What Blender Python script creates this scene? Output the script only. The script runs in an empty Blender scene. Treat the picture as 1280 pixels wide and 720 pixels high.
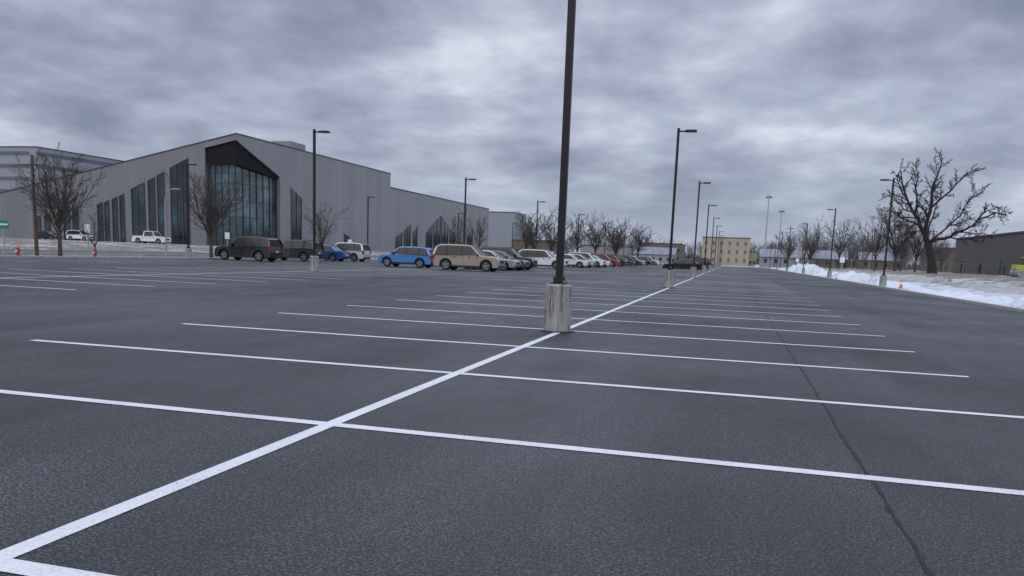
import bpy, math, random
from mathutils import Vector, Matrix
random.seed(7)
C = bpy.context.scene.collection

# ------------------------------------------------------------ materials
def newmat(name):
    m = bpy.data.materials.new(name); m.use_nodes = True
    nt = m.node_tree; b = nt.nodes["Principled BSDF"]
    return m, nt, b
def simple(name, col, rough=0.6, metal=0.0, var=0.12, scale=6.0, spec=0.5, coat=0.0, bump=0.0):
    m, nt, b = newmat(name)
    N = nt.nodes; L = nt.links
    tc = N.new("ShaderNodeTexCoord"); no = N.new("ShaderNodeTexNoise")
    no.inputs["Scale"].default_value = scale; no.inputs["Detail"].default_value = 6
    L.new(tc.outputs["Object"], no.inputs["Vector"])
    mx = N.new("ShaderNodeMix"); mx.data_type = 'RGBA'
    mx.inputs[6].default_value = tuple(c*(1-var) for c in col)+(1,)
    mx.inputs[7].default_value = tuple(min(1, c*(1+var)) for c in col)+(1,)
    L.new(no.outputs["Fac"], mx.inputs[0]); L.new(mx.outputs[2], b.inputs["Base Color"])
    b.inputs["Roughness"].default_value = rough; b.inputs["Metallic"].default_value = metal
    b.inputs["Specular IOR Level"].default_value = spec
    b.inputs["Coat Weight"].default_value = coat
    b.inputs["Coat Roughness"].default_value = 0.05
    if bump:
        bp = N.new("ShaderNodeBump"); bp.inputs["Strength"].default_value = bump
        L.new(no.outputs["Fac"], bp.inputs["Height"]); L.new(bp.outputs["Normal"], b.inputs["Normal"])
    return m
def noise(nt, vec, scale, detail=4, rough=0.5):
    n = nt.nodes.new("ShaderNodeTexNoise"); n.inputs["Scale"].default_value = scale
    n.inputs["Detail"].default_value = detail; n.inputs["Roughness"].default_value = rough
    nt.links.new(vec, n.inputs["Vector"]); return n.outputs["Fac"]
def ramp(nt, fac, stops):
    r = nt.nodes.new("ShaderNodeValToRGB"); cr = r.color_ramp
    while len(cr.elements) < len(stops): cr.elements.new(0.5)
    for e, (p, c) in zip(cr.elements, stops):
        e.position = p; e.color = (c if len(c) == 4 else tuple(c)+(1,))
    nt.links.new(fac, r.inputs["Fac"]); return r.outputs["Color"]
def mixc(nt, fac, a, b, mode='MIX'):
    m = nt.nodes.new("ShaderNodeMix"); m.data_type = 'RGBA'; m.blend_type = mode
    for s, v in ((0, fac), (6, a), (7, b)):
        if isinstance(v, (int, float)): m.inputs[s].default_value = v
        elif isinstance(v, tuple): m.inputs[s].default_value = v if len(v) == 4 else v+(1,)
        else: nt.links.new(v, m.inputs[s])
    return m.outputs[2]
def mth(nt, op, a, b=None, c=None, clamp=False):
    m = nt.nodes.new("ShaderNodeMath"); m.operation = op; m.use_clamp = clamp
    for i, v in enumerate((a, b, c)):
        if v is None: continue
        if isinstance(v, (int, float)): m.inputs[i].default_value = v
        else: nt.links.new(v, m.inputs[i])
    return m.outputs[0]
def mrange(nt, v, a, b, c=0.0, d=1.0):
    m = nt.nodes.new("ShaderNodeMapRange"); nt.links.new(v, m.inputs[0])
    for i, x in enumerate((a, b, c, d)): m.inputs[i+1].default_value = x
    return m.outputs[0]
def g(v): return (v, v, v, 1)

def asphalt_mat(name="asphalt", lo=0.020, hi=0.045):
    m, nt, b = newmat(name); N = nt.nodes; L = nt.links
    tc = N.new("ShaderNodeTexCoord"); v = tc.outputs["Object"]
    vo = N.new("ShaderNodeTexVoronoi"); vo.inputs["Scale"].default_value = 105
    L.new(v, vo.inputs["Vector"])
    fine = noise(nt, v, 70, 5, 0.80)
    mp = N.new("ShaderNodeMapping"); mp.inputs["Scale"].default_value = (1.0, 0.10, 1); L.new(v, mp.inputs["Vector"])
    streak = noise(nt, mp.outputs[0], 0.7, 5, 0.6)
    big = noise(nt, v, 0.28, 7, 0.66)
    base = ramp(nt, fine, [(0.37, (lo*0.15, lo*0.16, lo*0.18)), (0.5, (lo, lo*1.01, lo*1.05)), (0.64, (hi*3.1, hi*3.12, hi*3.2))])
    sep = N.new("ShaderNodeSeparateColor"); L.new(vo.outputs["Color"], sep.inputs[0])
    stone = mrange(nt, sep.outputs[0], 0.80, 0.98)
    base = mixc(nt, mth(nt, 'MULTIPLY', stone, 0.55), base, (0.16, 0.16, 0.165))
    patch = mth(nt, 'ADD', mth(nt, 'MULTIPLY', streak, 0.45), mth(nt, 'MULTIPLY', big, 0.55))
    tone = ramp(nt, patch, [(0.40, g(0.50)), (0.5, g(0.95)), (0.60, g(1.55))])
    base = mixc(nt, 1.0, base, tone, 'MULTIPLY')
    L.new(base, b.inputs["Base Color"])
    damp = mth(nt, 'ADD', mth(nt, 'MULTIPLY', noise(nt, v, 0.11, 6, 0.65), 0.6), mth(nt, 'MULTIPLY', big, 0.4))
    L.new(ramp(nt, damp, [(0.40, g(0.34)), (0.50, g(0.56)), (0.60, g(0.80))]), b.inputs["Roughness"])
    b.inputs["Specular IOR Level"].default_value = 0.45
    bp = N.new("ShaderNodeBump"); bp.inputs["Strength"].default_value = 0.7; bp.inputs["Distance"].default_value = 0.007
    L.new(mth(nt, 'ADD', fine, mth(nt, 'MULTIPLY', vo.outputs["Distance"], 0.8)), bp.inputs["Height"])
    L.new(bp.outputs["Normal"], b.inputs["Normal"])
    return m
M_asph = asphalt_mat()
M_road = asphalt_mat("road_asphalt", 0.07, 0.08)

def paint_mat():
    m, nt, b = newmat("line_paint"); N = nt.nodes; L = nt.links
    tc = N.new("ShaderNodeTexCoord"); v = tc.outputs["Object"]
    f = noise(nt, v, 70, 5, 0.78); f2 = noise(nt, v, 1.6, 4, 0.6)
    wear = mth(nt, 'ADD', f, mth(nt, 'MULTIPLY', f2, 0.35))
    c = ramp(nt, wear, [(0.49, (0.12, 0.12, 0.13)), (0.57, (0.68, 0.68, 0.68)), (0.8, (0.84, 0.84, 0.83))])
    L.new(c, b.inputs["Base Color"]); b.inputs["Roughness"].default_value = 0.6
    bp = N.new("ShaderNodeBump"); bp.inputs["Strength"].default_value = 0.5; bp.inputs["Distance"].default_value = 0.005
    L.new(f, bp.inputs["Height"]); L.new(bp.outputs["Normal"], b.inputs["Normal"])
    return m
M_paint = paint_mat()

def concrete_mat(name="concrete", base=(0.40, 0.385, 0.35), stain=True):
    m, nt, b = newmat(name); N = nt.nodes; L = nt.links
    tc = N.new("ShaderNodeTexCoord"); v = tc.outputs["Object"]
    mp = N.new("ShaderNodeMapping"); mp.inputs["Scale"].default_value = (7, 7, 0.9); L.new(v, mp.inputs["Vector"])
    s = noise(nt, mp.outputs[0], 2.2, 6, 0.65); f = noise(nt, v, 30, 5, 0.7)
    d = tuple(c*0.38 for c in base)
    c1 = ramp(nt, s, [(0.36, d), (0.50, base), (0.75, tuple(c*1.25 for c in base))])
    c2 = ramp(nt, f, [(0.3, g(0.72)), (0.7, g(1.1))])
    L.new(mixc(nt, 1.0, c1, c2, 'MULTIPLY'), b.inputs["Base Color"]); b.inputs["Roughness"].default_value = 0.85
    bp = N.new("ShaderNodeBump"); bp.inputs["Strength"].default_value = 0.5; bp.inputs["Distance"].default_value = 0.01
    L.new(f, bp.inputs["Height"]); L.new(bp.outputs["Normal"], b.inputs["Normal"])
    return m
M_conc = concrete_mat()
M_kerb = concrete_mat("kerb_concrete", (0.45, 0.44, 0.42))

def ground_mat():
    m, nt, b = newmat("snowy_ground"); N = nt.nodes; L = nt.links
    ge = N.new("ShaderNodeNewGeometry"); v = ge.outputs["Position"]
    sx = N.new("ShaderNodeSeparateXYZ"); L.new(v, sx.inputs[0])
    X = sx.outputs[0]
    n1 = noise(nt, v, 0.35, 7, 0.65); n2 = noise(nt, v, 2.5, 6, 0.7); n3 = noise(nt, v, 0.06, 3, 0.5)
    grass = ramp(nt, n2, [(0.3, (0.085, 0.072, 0.05)), (0.5, (0.20, 0.17, 0.115)), (0.75, (0.33, 0.285, 0.205))])
    snow = ramp(nt, n2, [(0.3, (0.42, 0.44, 0.46)), (0.7, (0.74, 0.76, 0.79))])
    near = mrange(nt, X, 12.5, 21.0, 0.11, -0.06)          # snow lies thick beside the east kerb
    left = mrange(nt, X, -30.0, 0.0, -0.14, 0.0)           # only thin patches on the west lawns
    f = mth(nt, 'ADD', mth(nt, 'ADD', mth(nt, 'MULTIPLY', n1, 0.6), mth(nt, 'MULTIPLY', n2, 0.4)), mth(nt, 'ADD', near, left))
    f = mth(nt, 'ADD', f, mth(nt, 'MULTIPLY', mth(nt, 'SUBTRACT', n3, 0.5), 0.25))
    fac = mrange(nt, f, 0.47, 0.57)
    L.new(mixc(nt, fac, grass, snow), b.inputs["Base Color"]); b.inputs["Roughness"].default_value = 0.9
    bp = N.new("ShaderNodeBump"); bp.inputs["Strength"].default_value = 0.7; bp.inputs["Distance"].default_value = 0.12
    L.new(n2, bp.inputs["Height"]); L.new(bp.outputs["Normal"], b.inputs["Normal"])
    return m
M_ground = ground_mat()
M_snow = simple("snow", (0.70, 0.73, 0.77), 0.8, var=0.25, scale=2.0, bump=0.5)
M_dirtsnow = simple("dirty_snow", (0.40, 0.39, 0.37), 0.9, var=0.6, scale=1.2, bump=0.6)
M_roofsnow = simple("snowy_shingles", (0.27, 0.28, 0.31), 0.9, var=0.6, scale=.8)
M_pole = simple("bronze_pole", (0.016, 0.0145, 0.0145), 0.5, 0.2, 0.2, 8)
M_steel = simple("galvanised_steel", (0.42, 0.43, 0.45), 0.5, 0.6, 0.15)
M_lens = simple("lamp_lens", (0.35, 0.36, 0.38), 0.3)
M_seam = simple("sealant", (0.009, 0.009, 0.010), 0.7, var=0.4, scale=4)
M_bark = simple("bark", (0.085, 0.066, 0.056), 0.95, var=0.35, scale=5)
M_barkd = simple("bark_dark", (0.035, 0.029, 0.027), 0.95, var=0.3, scale=5)
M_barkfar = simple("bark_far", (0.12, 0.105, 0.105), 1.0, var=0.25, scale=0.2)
M_tire = simple("tyre", (0.015, 0.015, 0.016), 0.85)
M_rim = simple("rim", (0.40, 0.41, 0.43), 0.3, 0.8)
M_glass = simple("car_glass", (0.008, 0.010, 0.012), 0.08, 0, 0.1, spec=0.35)
M_trim = simple("black_trim", (0.018, 0.018, 0.02), 0.55)
M_tail = simple("tail_light", (0.35, 0.010, 0.012), 0.2, coat=0.6)
M_head = simple("head_light", (0.65, 0.68, 0.70), 0.12, 0.2)
M_plate = simple("plate", (0.7, 0.7, 0.72), 0.5)
M_black = simple("black_metal_panel", (0.007, 0.007, 0.008), 0.7, spec=.3)
M_wood = simple("weathered_wood", (0.12, 0.085, 0.06), 0.9, var=0.35, scale=3)

# ------------------------------------------------------------ mesh helpers
def obj(name, verts, faces, mat, parent=None, mats=None, fm=None, smooth=False):
    me = bpy.data.meshes.new(name); me.from_pydata([tuple(v) for v in verts], [], faces); me.update()
    if mats:
        for m in mats: me.materials.append(m)
        if fm:
            for p, i in zip(me.polygons, fm): p.material_index = i
    elif mat: me.materials.append(mat)
    if smooth:
        for p in me.polygons: p.use_smooth = True
        if smooth == 'angle': me.set_sharp_from_angle(angle=math.radians(38))
    o = bpy.data.objects.new(name, me); C.objects.link(o)
    if parent: o.parent = parent
    return o
def empty(name, loc=(0, 0, 0), rz=0.0):
    e = bpy.data.objects.new(name, None); e.location = loc; e.rotation_euler = (0, 0, rz)
    e.empty_display_size = 0.3; C.objects.link(e); return e
class B:
    """collects parts into one mesh with several materials"""
    def __init__(s): s.v = []; s.f = []; s.m = []; s.mats = []
    def mi(s, m):
        if m not in s.mats: s.mats.append(m)
        return s.mats.index(m)
    def add(s, vs, fs, m):
        o = len(s.v); s.v += [tuple(v) for v in vs]; k = s.mi(m)
        for f in fs: s.f.append([i+o for i in f]); s.m.append(k)
    def box(s, x0, x1, y0, y1, z0, z1, m):
        vs = [(x, y, z) for x in (x0, x1) for y in (y0, y1) for z in (z0, z1)]
        s.add(vs, [(0, 1, 3, 2), (4, 6, 7, 5), (0, 4, 5, 1), (2, 3, 7, 6), (0, 2, 6, 4), (1, 5, 7, 3)], m)
    def tube(s, pts, rs, m, n=6, cap=True):
        vs = []; fs = []
        for i, p in enumerate(pts):
            p = Vector(p)
            a = Vector(pts[max(i-1, 0)]); c = Vector(pts[min(i+1, len(pts)-1)])
            d = (c-a); d = d.normalized() if d.length > 1e-6 else Vector((0, 0, 1))
            u = d.orthogonal().normalized() if i == 0 else (pu - d*pu.dot(d)).normalized()
            pu = u; w = d.cross(u)
            for k in range(n):
                t = 2*math.pi*k/n
                vs.append(p+(u*math.cos(t)+w*math.sin(t))*rs[i])
        for i in range(len(pts)-1):
            for k in range(n):
                a = i*n+k; b = i*n+(k+1) % n
                fs.append((a, b, b+n, a+n))
        if cap: fs.append(tuple(range(n))[::-1]); fs.append(tuple(range((len(pts)-1)*n, len(pts)*n)))
        s.add(vs, fs, m)
    def make(s, name, parent=None, smooth=False, bevel=0, seg=2):
        o = obj(name, s.v, s.f, None, parent, s.mats, s.m, smooth)
        if bevel:
            md = o.modifiers.new("b", "BEVEL"); md.width = bevel; md.segments = seg; md.limit_method = 'ANGLE'; md.angle_limit = 0.5
        return o

# ------------------------------------------------------------ terrain
def terr(x, y):
    z = -0.03
    if x < -60: z += 0.8*min(1, (-60-x)/15)
    if x > 10:
        t = min(1, (x-10)/11); z += 0.72*t*t*(3-2*t)
        if x < 60 and y > 0:
            z += 0.10*t*(math.sin(x*0.9+y*0.23)*math.sin(y*0.31+1.3))
            q = max(0, 1-abs(x-12.5)/3.0)
            z += q*0.22*(abs(math.sin(y*0.43+x*.6)*math.sin(y*0.17+2+x*.3)))
    return z
xs = [-2500, -900, -400, -200, -140, -100, -85] + [-75, -70, -65, -60, -50, -45, -40, -39.2, 9.35] + [10+i*0.6 for i in range(0, 54)] + [45, 52, 60, 90, 140, 300, 900, 2500]
ys = [-300, -60] + [-20+i*1.5 for i in range(0, 184)] + [270, 320, 400, 600, 1000, 2600]
vs = [(x, y, terr(x, y)) for y in ys for x in xs]
nx = len(xs)
fs = [(j*nx+i, j*nx+i+1, (j+1)*nx+i+1, (j+1)*nx+i) for j in range(len(ys)-1) for i in range(nx-1)]
obj("ground", vs, fs, M_ground, smooth=True)

def sheet(name, x0, x1, y0, y1, z, mat):
    return obj(name, [(x0, y0, z), (x1, y0, z), (x1, y1, z), (x0, y1, z)], [(0, 1, 2, 3)], mat)
sheet("parking_lot", -39, 9.05, -25, 262, 0.0, M_asph)
sheet("road", -60, -47, -100, 400, 0.0, M_road)

# parking line markings
b = B()
zL = 0.004; w = 0.055
def rect(x0, x1, y0, y1, z=zL): b.add([(x0, y0, z), (x1, y0, z), (x1, y1, z), (x0, y1, z)], [(0, 1, 2, 3)], M_paint)
def row(cx, hl, hr, ymin, ymax):
    rect(cx-w, cx+w, ymin, ymax, zL)
    y = 2.32-2.75*3
    while y < ymax:
        if y > ymin:
            e1, e2 = random.uniform(-.03, .03), random.uniform(-.03, .03)
            rect(cx-hl+e1, cx-w-0.001, y-w, y+w); rect(cx+w+0.001, cx+hr+e2, y-w, y+w)
        y += 2.75
row(-2.68, 5.42, 5.49, -6, 228)
row(-20.75, 5.45, 5.45, -6, 228)
y = 2.32-2.75*2
while y < 200:
    rect(-38.6, -33.2, y-w, y+w); y += 2.75
b.make("parking_lines")

# seams in the paving
b = B()
def seam(x0, y0, x1, y1, wd, n=700, amp=0.012, z=0.0035):
    pts = []; o = 0
    for i in range(n+1):
        t = i/n; t = t**1.8; o = o*.8+random.uniform(-amp, amp)*.5
        pts.append((x0+(x1-x0)*t+o, y0+(y1-y0)*t))
    q0 = wd/2
    for i in range(n):
        a, c = pts[i], pts[i+1]; q1 = wd*random.uniform(0.25, 1.0)/2
        b.add([(a[0]-q0, a[1], z), (a[0]+q0, a[1], z), (c[0]+q1, c[1], z), (c[0]-q1, c[1], z)], [(0, 1, 2, 3)], M_seam)
        q0 = q1
seam(0.9, 1, 0.92, 220, 0.034)
seam(4.7, 5, 6.3, 120, 0.024, z=0.002)
seam(-14.2, 3, -14.2, 200, 0.022, z=0.002)
b.make("paving_seams")

# kerbs
def kerb(name, x0, x1, y0, y1):
    k = B(); yy = y0
    while yy < y1:
        k.box(x0, x1, yy, min(yy+3.0, y1)-0.012, -0.05, 0.12, M_kerb); yy += 3.0
    k.make(name, bevel=0.02)
kerb("kerb", 9.06, 9.21, -10, 262)
kerb("kerb", -39.2, -39.02, -10, 262)
kerb("kerb", -46.98, -46.8, -60, 380)
kerb("kerb", -60.2, -60.02, -60, 380)

# ploughed snow banks beside the kerb
def snowbank(x, y0, y1, hw, h, seed, mat):
    r = random.Random(seed); vs = []; fs = []; n = int((y1-y0)/0.5); m = 11
    for i in range(n+1):
        yy = y0+(y1-y0)*i/n; e = math.sin(math.pi*i/n)**0.5
        hh = h*e*(0.3+0.7*abs(math.sin(yy*0.37+seed)*math.sin(yy*0.91+2*seed)))
        ww = hw*(0.6+0.4*math.sin(yy*0.23+seed))
        for k in range(m):
            t = -1+2*k/(m-1)
            vs.append((x+t*ww+r.uniform(-.08, .08), yy+r.uniform(-.12, .12), terr(x+t*ww, yy)-0.04+hh*(1-t*t)*r.uniform(0.6, 1.3)))
    for i in range(n):
        for k in range(m-1):
            a = i*m+k; fs.append((a, a+1, a+m+1, a+m))
    obj("snow_bank", vs, fs, mat, smooth=True)
snowbank(11.3, 58, 104, 1.6, 0.8, 1, M_snow)
snowbank(11.9, 106, 185, 2.2, 1.35, 2, M_snow)
snowbank(14.5, 40, 88, 1.6, 0.5, 3, M_dirtsnow)
snowbank(10.8, 20, 56, 1.1, 0.34, 4, M_snow)
snowbank(-42.5, 66, 120, 1.5, 0.16, 6, M_dirtsnow)

# ------------------------------------------------------------ lot lamps
def lot_lamp(x, y, arm=1, h=7.05, near=False, base=0.79):
    e = empty("parking_lot_lamp", (x, y, terr(x, y) if x > 9.2 else 0), 0)
    bb = B(); n = 28; r = 0.225
    vs = []; fs = []
    prof = [(r*1.0, -0.3), (r, 0.0), (r*1.0, base-0.03), (r-0.03, base)]
    for rr, z in prof:
        for k in range(n):
            t = 2*math.pi*k/n; vs.append((rr*math.cos(t), rr*math.sin(t), z))
    for i in range(3):
        for k in range(n): fs.append((i*n+k, i*n+(k+1) % n, (i+1)*n+(k+1) % n, (i+1)*n+k))
    fs.append(tuple(range(3*n, 4*n)))
    bb.add(vs, fs, M_conc)
    bb.make("concrete_footing", e, smooth='angle')
    p = B()
    p.box(-.13, .13, -.13, .13, base+0.001, base+0.022, M_pole)
    p.box(-.085, .085, -.085, .085, base+0.022, base+0.12, M_pole)
    for sx in (-.1, .1):
        for sy in (-.1, .1): p.tube([(sx, sy, base+0.02), (sx, sy, base+0.06)], [0.014, 0.014], M_steel, 6)
    p.box(-.056, .056, -.056, .056, base+0.12, h, M_pole)
    p.box(-.062, .062, -.062, .062, h, h+0.03, M_pole)
    p.box(0.0561 if arm > 0 else -0.35, 0.35 if arm > 0 else -0.0561, -.03, .03, h-0.13, h-0.07, M_pole)
    x0, x1 = (0.3, 0.80) if arm > 0 else (-0.80, -0.3)
    p.box(x0, x1, -.17, .17, h-0.13, h-0.05, M_pole)
    p.box(x0+.05, x1-.05, -.13, .13, h-0.142, h-0.131, M_lens)
    p.box(-.066, -.0565, -.03, .03, base+0.35, base+0.5, M_pole)
    p.make("pole_and_luminaire", e, bevel=0.006, seg=2)
    if near:
        c = B(); vs = []; fs = []; n = 40
        for k in range(n):
            t = 2*math.pi*k/n; ro = r+random.uniform(0.03, 0.09)
            vs.append(((r-.01)*math.cos(t), (r-.01)*math.sin(t), 0.02)); vs.append((ro*math.cos(t), ro*math.sin(t), 0.006))
        for k in range(n): q = (k+1) % n; fs.append((2*k, 2*k+1, 2*q+1, 2*q))
        c.add(vs, fs, M_seam); c.make("asphalt_collar", e)
for i, yy in enumerate((13.1, 37.6, 62, 86.5, 111, 135.5, 160, 184.5, 209)):
    lot_lamp(-2.74, yy, 1, near=i < 2)
for yy in (37.5, 61.5, 86, 110.5, 135, 160, 184): lot_lamp(-20.75, yy, 1)
for yy in (58, 88.5, 120, 155, 190, 225): lot_lamp(9.75, yy, -1)
for yy in (52.8, 84, 115, 146): lot_lamp(-39.8, yy, 1)

# ------------------------------------------------------------ cars
paints = {}
def paint(col, metal=0.35):
    k = tuple(col)
    if k not in paints:
        paints[k] = simple("car_paint", col, 0.32, metal, 0.06, 1.5, coat=0.8)
    return paints[k]
SPEC = {
 'suv':   dict(L=4.75, W=1.90, H=1.74, belt=1.08, hood=1.04, wr=0.37, gh=[(-.485, 0), (-.45, .78), (-.40, .96), (-.30, 1), (.0, 1), (.07, .94), (.225, 0)], pil=[-.29, -.06, ], deck=None),
 'sedan': dict(L=4.75, W=1.84, H=1.45, belt=0.95, hood=0.88, wr=0.33, gh=[(-.40, 0), (-.25, .86), (-.18, .97), (-.08, 1), (.0, 1), (.08, .92), (.24, 0)], pil=[-.25, -.03], deck=.98),
 'hatch': dict(L=4.35, W=1.80, H=1.50, belt=0.97, hood=0.90, wr=0.33, gh=[(-.475, 0), (-.42, .74), (-.35, .93), (-.2, 1), (.0, 1), (.09, .91), (.27, 0)], pil=[-.27, -.03], deck=None),
 'pickup':dict(L=5.6, W=1.98, H=1.88, belt=1.15, hood=1.14, wr=0.40, gh=[(-.13, 0), (-.12, .9), (-.10, 1), (.10, 1), (.13, .93), (.21, 0)], pil=[.02], deck=1.15),
}
NAMES = {'suv': 'suv', 'sedan': 'sedan_car', 'hatch': 'hatchback_car', 'pickup': 'pickup_truck'}
def car(x, y, rz, kind, col, z=0.0, metal=0.35, lod=0, sc=1.0):
    S = SPEC[kind]; L, W, H, belt, hood, wr = S['L'], S['W'], S['H'], S['belt'], S['hood'], S['wr']
    P = paint(col, metal); e = empty(NAMES[kind], (x, y, z), rz); e.scale = (sc, sc, sc)
    xf, xr = .31*L, -.295*L; ra = wr+0.06; zb = 0.24
    def arch(cx, n=10):
        out = []
        a0 = math.asin((zb-wr)/ra) if abs(zb-wr) < ra else 0
        for i in range(n+1):
            t = a0+(math.pi-2*a0)*i/n
            out.append((cx-ra*math.cos(t), wr+ra*math.sin(t)))
        return out
    prof = [(-.497*L, 0.33), (-.47*L, zb)] + arch(xr) + arch(xf) + [(.475*L, zb), (.497*L, 0.36), (.5*L, 0.55), (.494*L, .68*hood), (.478*L, hood*.84), (.445*L, hood*.92), (.38*L, hood*.965), (.30*L, hood), (.24*L, hood+.02)]
    prof += [(.20*L, belt)]
    if S['deck']: prof += [(S['gh'][0][0]*L, belt), (-.485*L, S['deck']*0.99)]
    else: prof += [(-.485*L, belt)]
    prof += [(-.497*L, .80*belt), (-.50*L, 0.62)]
    n = len(prof); bm = B(); hw = W/2
    def hwid(px, pz):
        t = abs(px)/(L/2); k = 1-0.15*(max(0, t-0.72)/0.28)**2
        return hw*k*(1-0.045*max(0, (pz-0.6)/0.5)-0.03*max(0, (0.5-pz)/0.3))
    vs = [(px, -hwid(px, pz), pz) for px, pz in prof]+[(px, hwid(px, pz), pz) for px, pz in prof]
    fs = [tuple(range(n)), tuple(range(2*n-1, n-1, -1))]
    for i in range(n):
        j = (i+1) % n; fs.append((i, i+n, j+n, j))
    bm.add(vs, fs, P)
    body = bm.make("body", e, bevel=0.05, seg=3, smooth='angle')
    # greenhouse
    gh = [(px*L, belt-0.02 if pz == 0 else belt+(H-belt)*pz) for px, pz in S['gh']]
    def gw(pz): return hw*0.945-(pz-belt)/(H-belt)*0.17
    n = len(gh); gb = B()
    vs = [(px, -gw(pz), pz) for px, pz in gh]+[(px, gw(pz), pz) for px, pz in gh]
    gb.add(vs, [tuple(range(n))[::-1], tuple(range(n, 2*n))], M_glass)
    lim = H-.13*(H-belt)
    gb.add(vs, [(i, i+1, i+1+n, i+n) for i in range(n-1) if not (gh[i][1] > lim and gh[i+1][1] > lim)], M_glass)
    gb.add([(a, c, d+0.004) for a, c, d in vs], [(i, i+1, i+1+n, i+n) for i in range(n-1) if (gh[i][1] > lim and gh[i+1][1] > lim)], P)
    gb.make("greenhouse", e)
    # pillars and roof rails (proud of the glass)
    pb = B()
    def strip(a, c, wd, side, m=P):
        (x0, z0), (x1, z1) = a, c; o = 0.012*side
        pts = []
        d = Vector((x1-x0, z1-z0)).normalized(); nn = Vector((-d.y, d.x))*wd/2
        for (px, pz), s in ((a, 1), (a, -1), (c, -1), (c, 1)):
            qx, qz = px+nn.x*s, pz+nn.y*s
            pts.append((qx, side*gw(qz)+o, qz))
        pts2 = [(p[0], p[1]-0.03*side, p[2]) for p in pts]
        pb.add(pts+pts2, [(0, 1, 2, 3), (4, 7, 6, 5), (0, 4, 5, 1), (1, 5, 6, 2), (2, 6, 7, 3), (3, 7, 4, 0)], m)
    for side in (-1, 1):
        for i in range(n-1):
            wd = 0.09
            if i == 0: wd = 0.16 if kind != 'sedan' else 0.2
            strip((gh[i][0], gh[i][1]), (gh[i+1][0], gh[i+1][1]-0.02), wd, side)
        for px in S['pil']:
            strip((px*L, belt), ((px-.005)*L, H-0.03), 0.08 if kind != 'pickup' else .1, side, M_trim)
        # mirror, handles, side moulding
        mx = gh[-1][0]-0.28
        y0, y1 = sorted((side*(hw*0.95), side*(hw+0.13)))
        pb.box(mx-.07, mx+.09, y0, y1, belt+0.02, belt+0.15, P)
        for hx in (-.16, .06):
            y0, y1 = sorted((side*(hw*0.985), side*(hw*0.985+0.03)))
            pb.box(hx*L-.09, hx*L+.09, y0, y1, belt-.16, belt-.13, M_trim)
        y0, y1 = sorted((side*(hw*0.96), side*(hw*0.96+0.035)))
        pb.box(xr+ra+.02, xf-ra-.02, y0, y1, zb-.01, zb+.13, M_trim)
        # door seams
        for hx in (-.04, .17, -.20 if kind != 'pickup' else -.13):
            y0, y1 = sorted((side*(hw*0.97), side*(hw*0.991)))
            pb.box(hx*L-.006, hx*L+.006, y0, y1, zb+.14, belt-.06, M_trim)
        if kind == 'suv':
            yr = side*(gw(H)-.05)
            pb.box(-.38*L, .02*L, yr-.02, yr+.02, H+.03, H+.06, M_trim)
            for q in (-.37, -.18, .01): pb.box(q*L-.03, q*L+.03, yr-.018, yr+.018, H-.02, H+.03, M_trim)
        # lamps
        y0, y1 = sorted((side*(hw*.60), side*(hw*.87)))
        pb.box(.455*L, .494*L, y0, y1, hood*.70, hood*.83, M_head)
        if kind == 'suv' or kind == 'hatch': pb.box(-.507*L, -.47*L, side*hw*.80-.08, side*hw*.80+.08, .68*belt, belt*.95, M_tail)
        else: pb.box(-.507*L, -.47*L, side*hw*.74-.13, side*hw*.74+.13, .70*belt, belt*.88, M_tail)
    pb.box(.47*L, .503*L, -.42, .42, hood*.56, hood*.76, M_trim)
    pb.box(.46*L, .502*L, -.7, .7, .29, .40, M_trim)
    pb.box(-.504*L, -.46*L, -.74, .74, .30, .44, M_trim)
    pb.box(-.508*L, -.49*L, -.16, .16, .52 if kind == 'sedan' else .66, .64 if kind == 'sedan' else .78, M_plate)
    if kind == 'pickup':
        pb.box(-.47*L, -.14*L, -hw*.8, hw*.8, belt+.002, belt+.02, M_trim)
    pb.make("trim", e, bevel=0.008, seg=1)
    # wheels
    wb = B()
    wb.box(xr-ra-.02, xf+ra-.02, -hw*.70, hw*.70, .26, .7, M_trim)
    for cx in (xf, xr):
        for side in (-1, 1):
            yo = side*(hw-0.02); yi = side*(hw-0.24); N_ = 20
            rings = [(wr*.6, yi), (wr*.94, yi), (wr, yi+side*.04), (wr, yo-side*.04), (wr*.95, yo), (wr*.68, yo), (wr*.64, yo-side*.03)]
            vs = [(cx+r_*math.cos(2*math.pi*k/N_), yy, wr+r_*math.sin(2*math.pi*k/N_)) for r_, yy in rings for k in range(N_)]
            fs = [(i*N_+k, i*N_+(k+1) % N_, (i+1)*N_+(k+1) % N_, (i+1)*N_+k) for i in range(len(rings)-1) for k in range(N_)]
            wb.add(vs, fs, M_tire)
            ya = yo-side*.045
            wb.add([(cx+wr*.65*math.cos(2*math.pi*k/N_), ya, wr+wr*.65*math.sin(2*math.pi*k/N_)) for k in range(N_)], [tuple(range(N_))], M_trim)
            for s in range(5):
                t = 2*math.pi*s/5+.3; c_, s_ = math.cos(t), math.sin(t); q = .045
                yq = yo-side*.018
                pts = [(cx+c_*0.03-s_*q, yq, wr+s_*.03+c_*q), (cx+c_*.03+s_*q, yq, wr+s_*.03-c_*q), (cx+c_*wr*.66+s_*q*.8, yq, wr+s_*wr*.66-c_*q*.8), (cx+c_*wr*.66-s_*q*.8, yq, wr+s_*wr*.66+c_*q*.8)]
                wb.add(pts, [(0, 1, 2, 3)], M_rim)
            yq = yo-side*.012
            ro, ri = wr*.69, wr*.60
            vs = [(cx+rr*math.cos(2*math.pi*k/N_), yq, wr+rr*math.sin(2*math.pi*k/N_)) for rr in (ro, ri) for k in range(N_)]
            wb.add(vs, [(k, (k+1) % N_, N_+(k+1) % N_, N_+k) for k in range(N_)], M_rim)
    wb.make("wheels", e)
    return e
PI = math.pi
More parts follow.
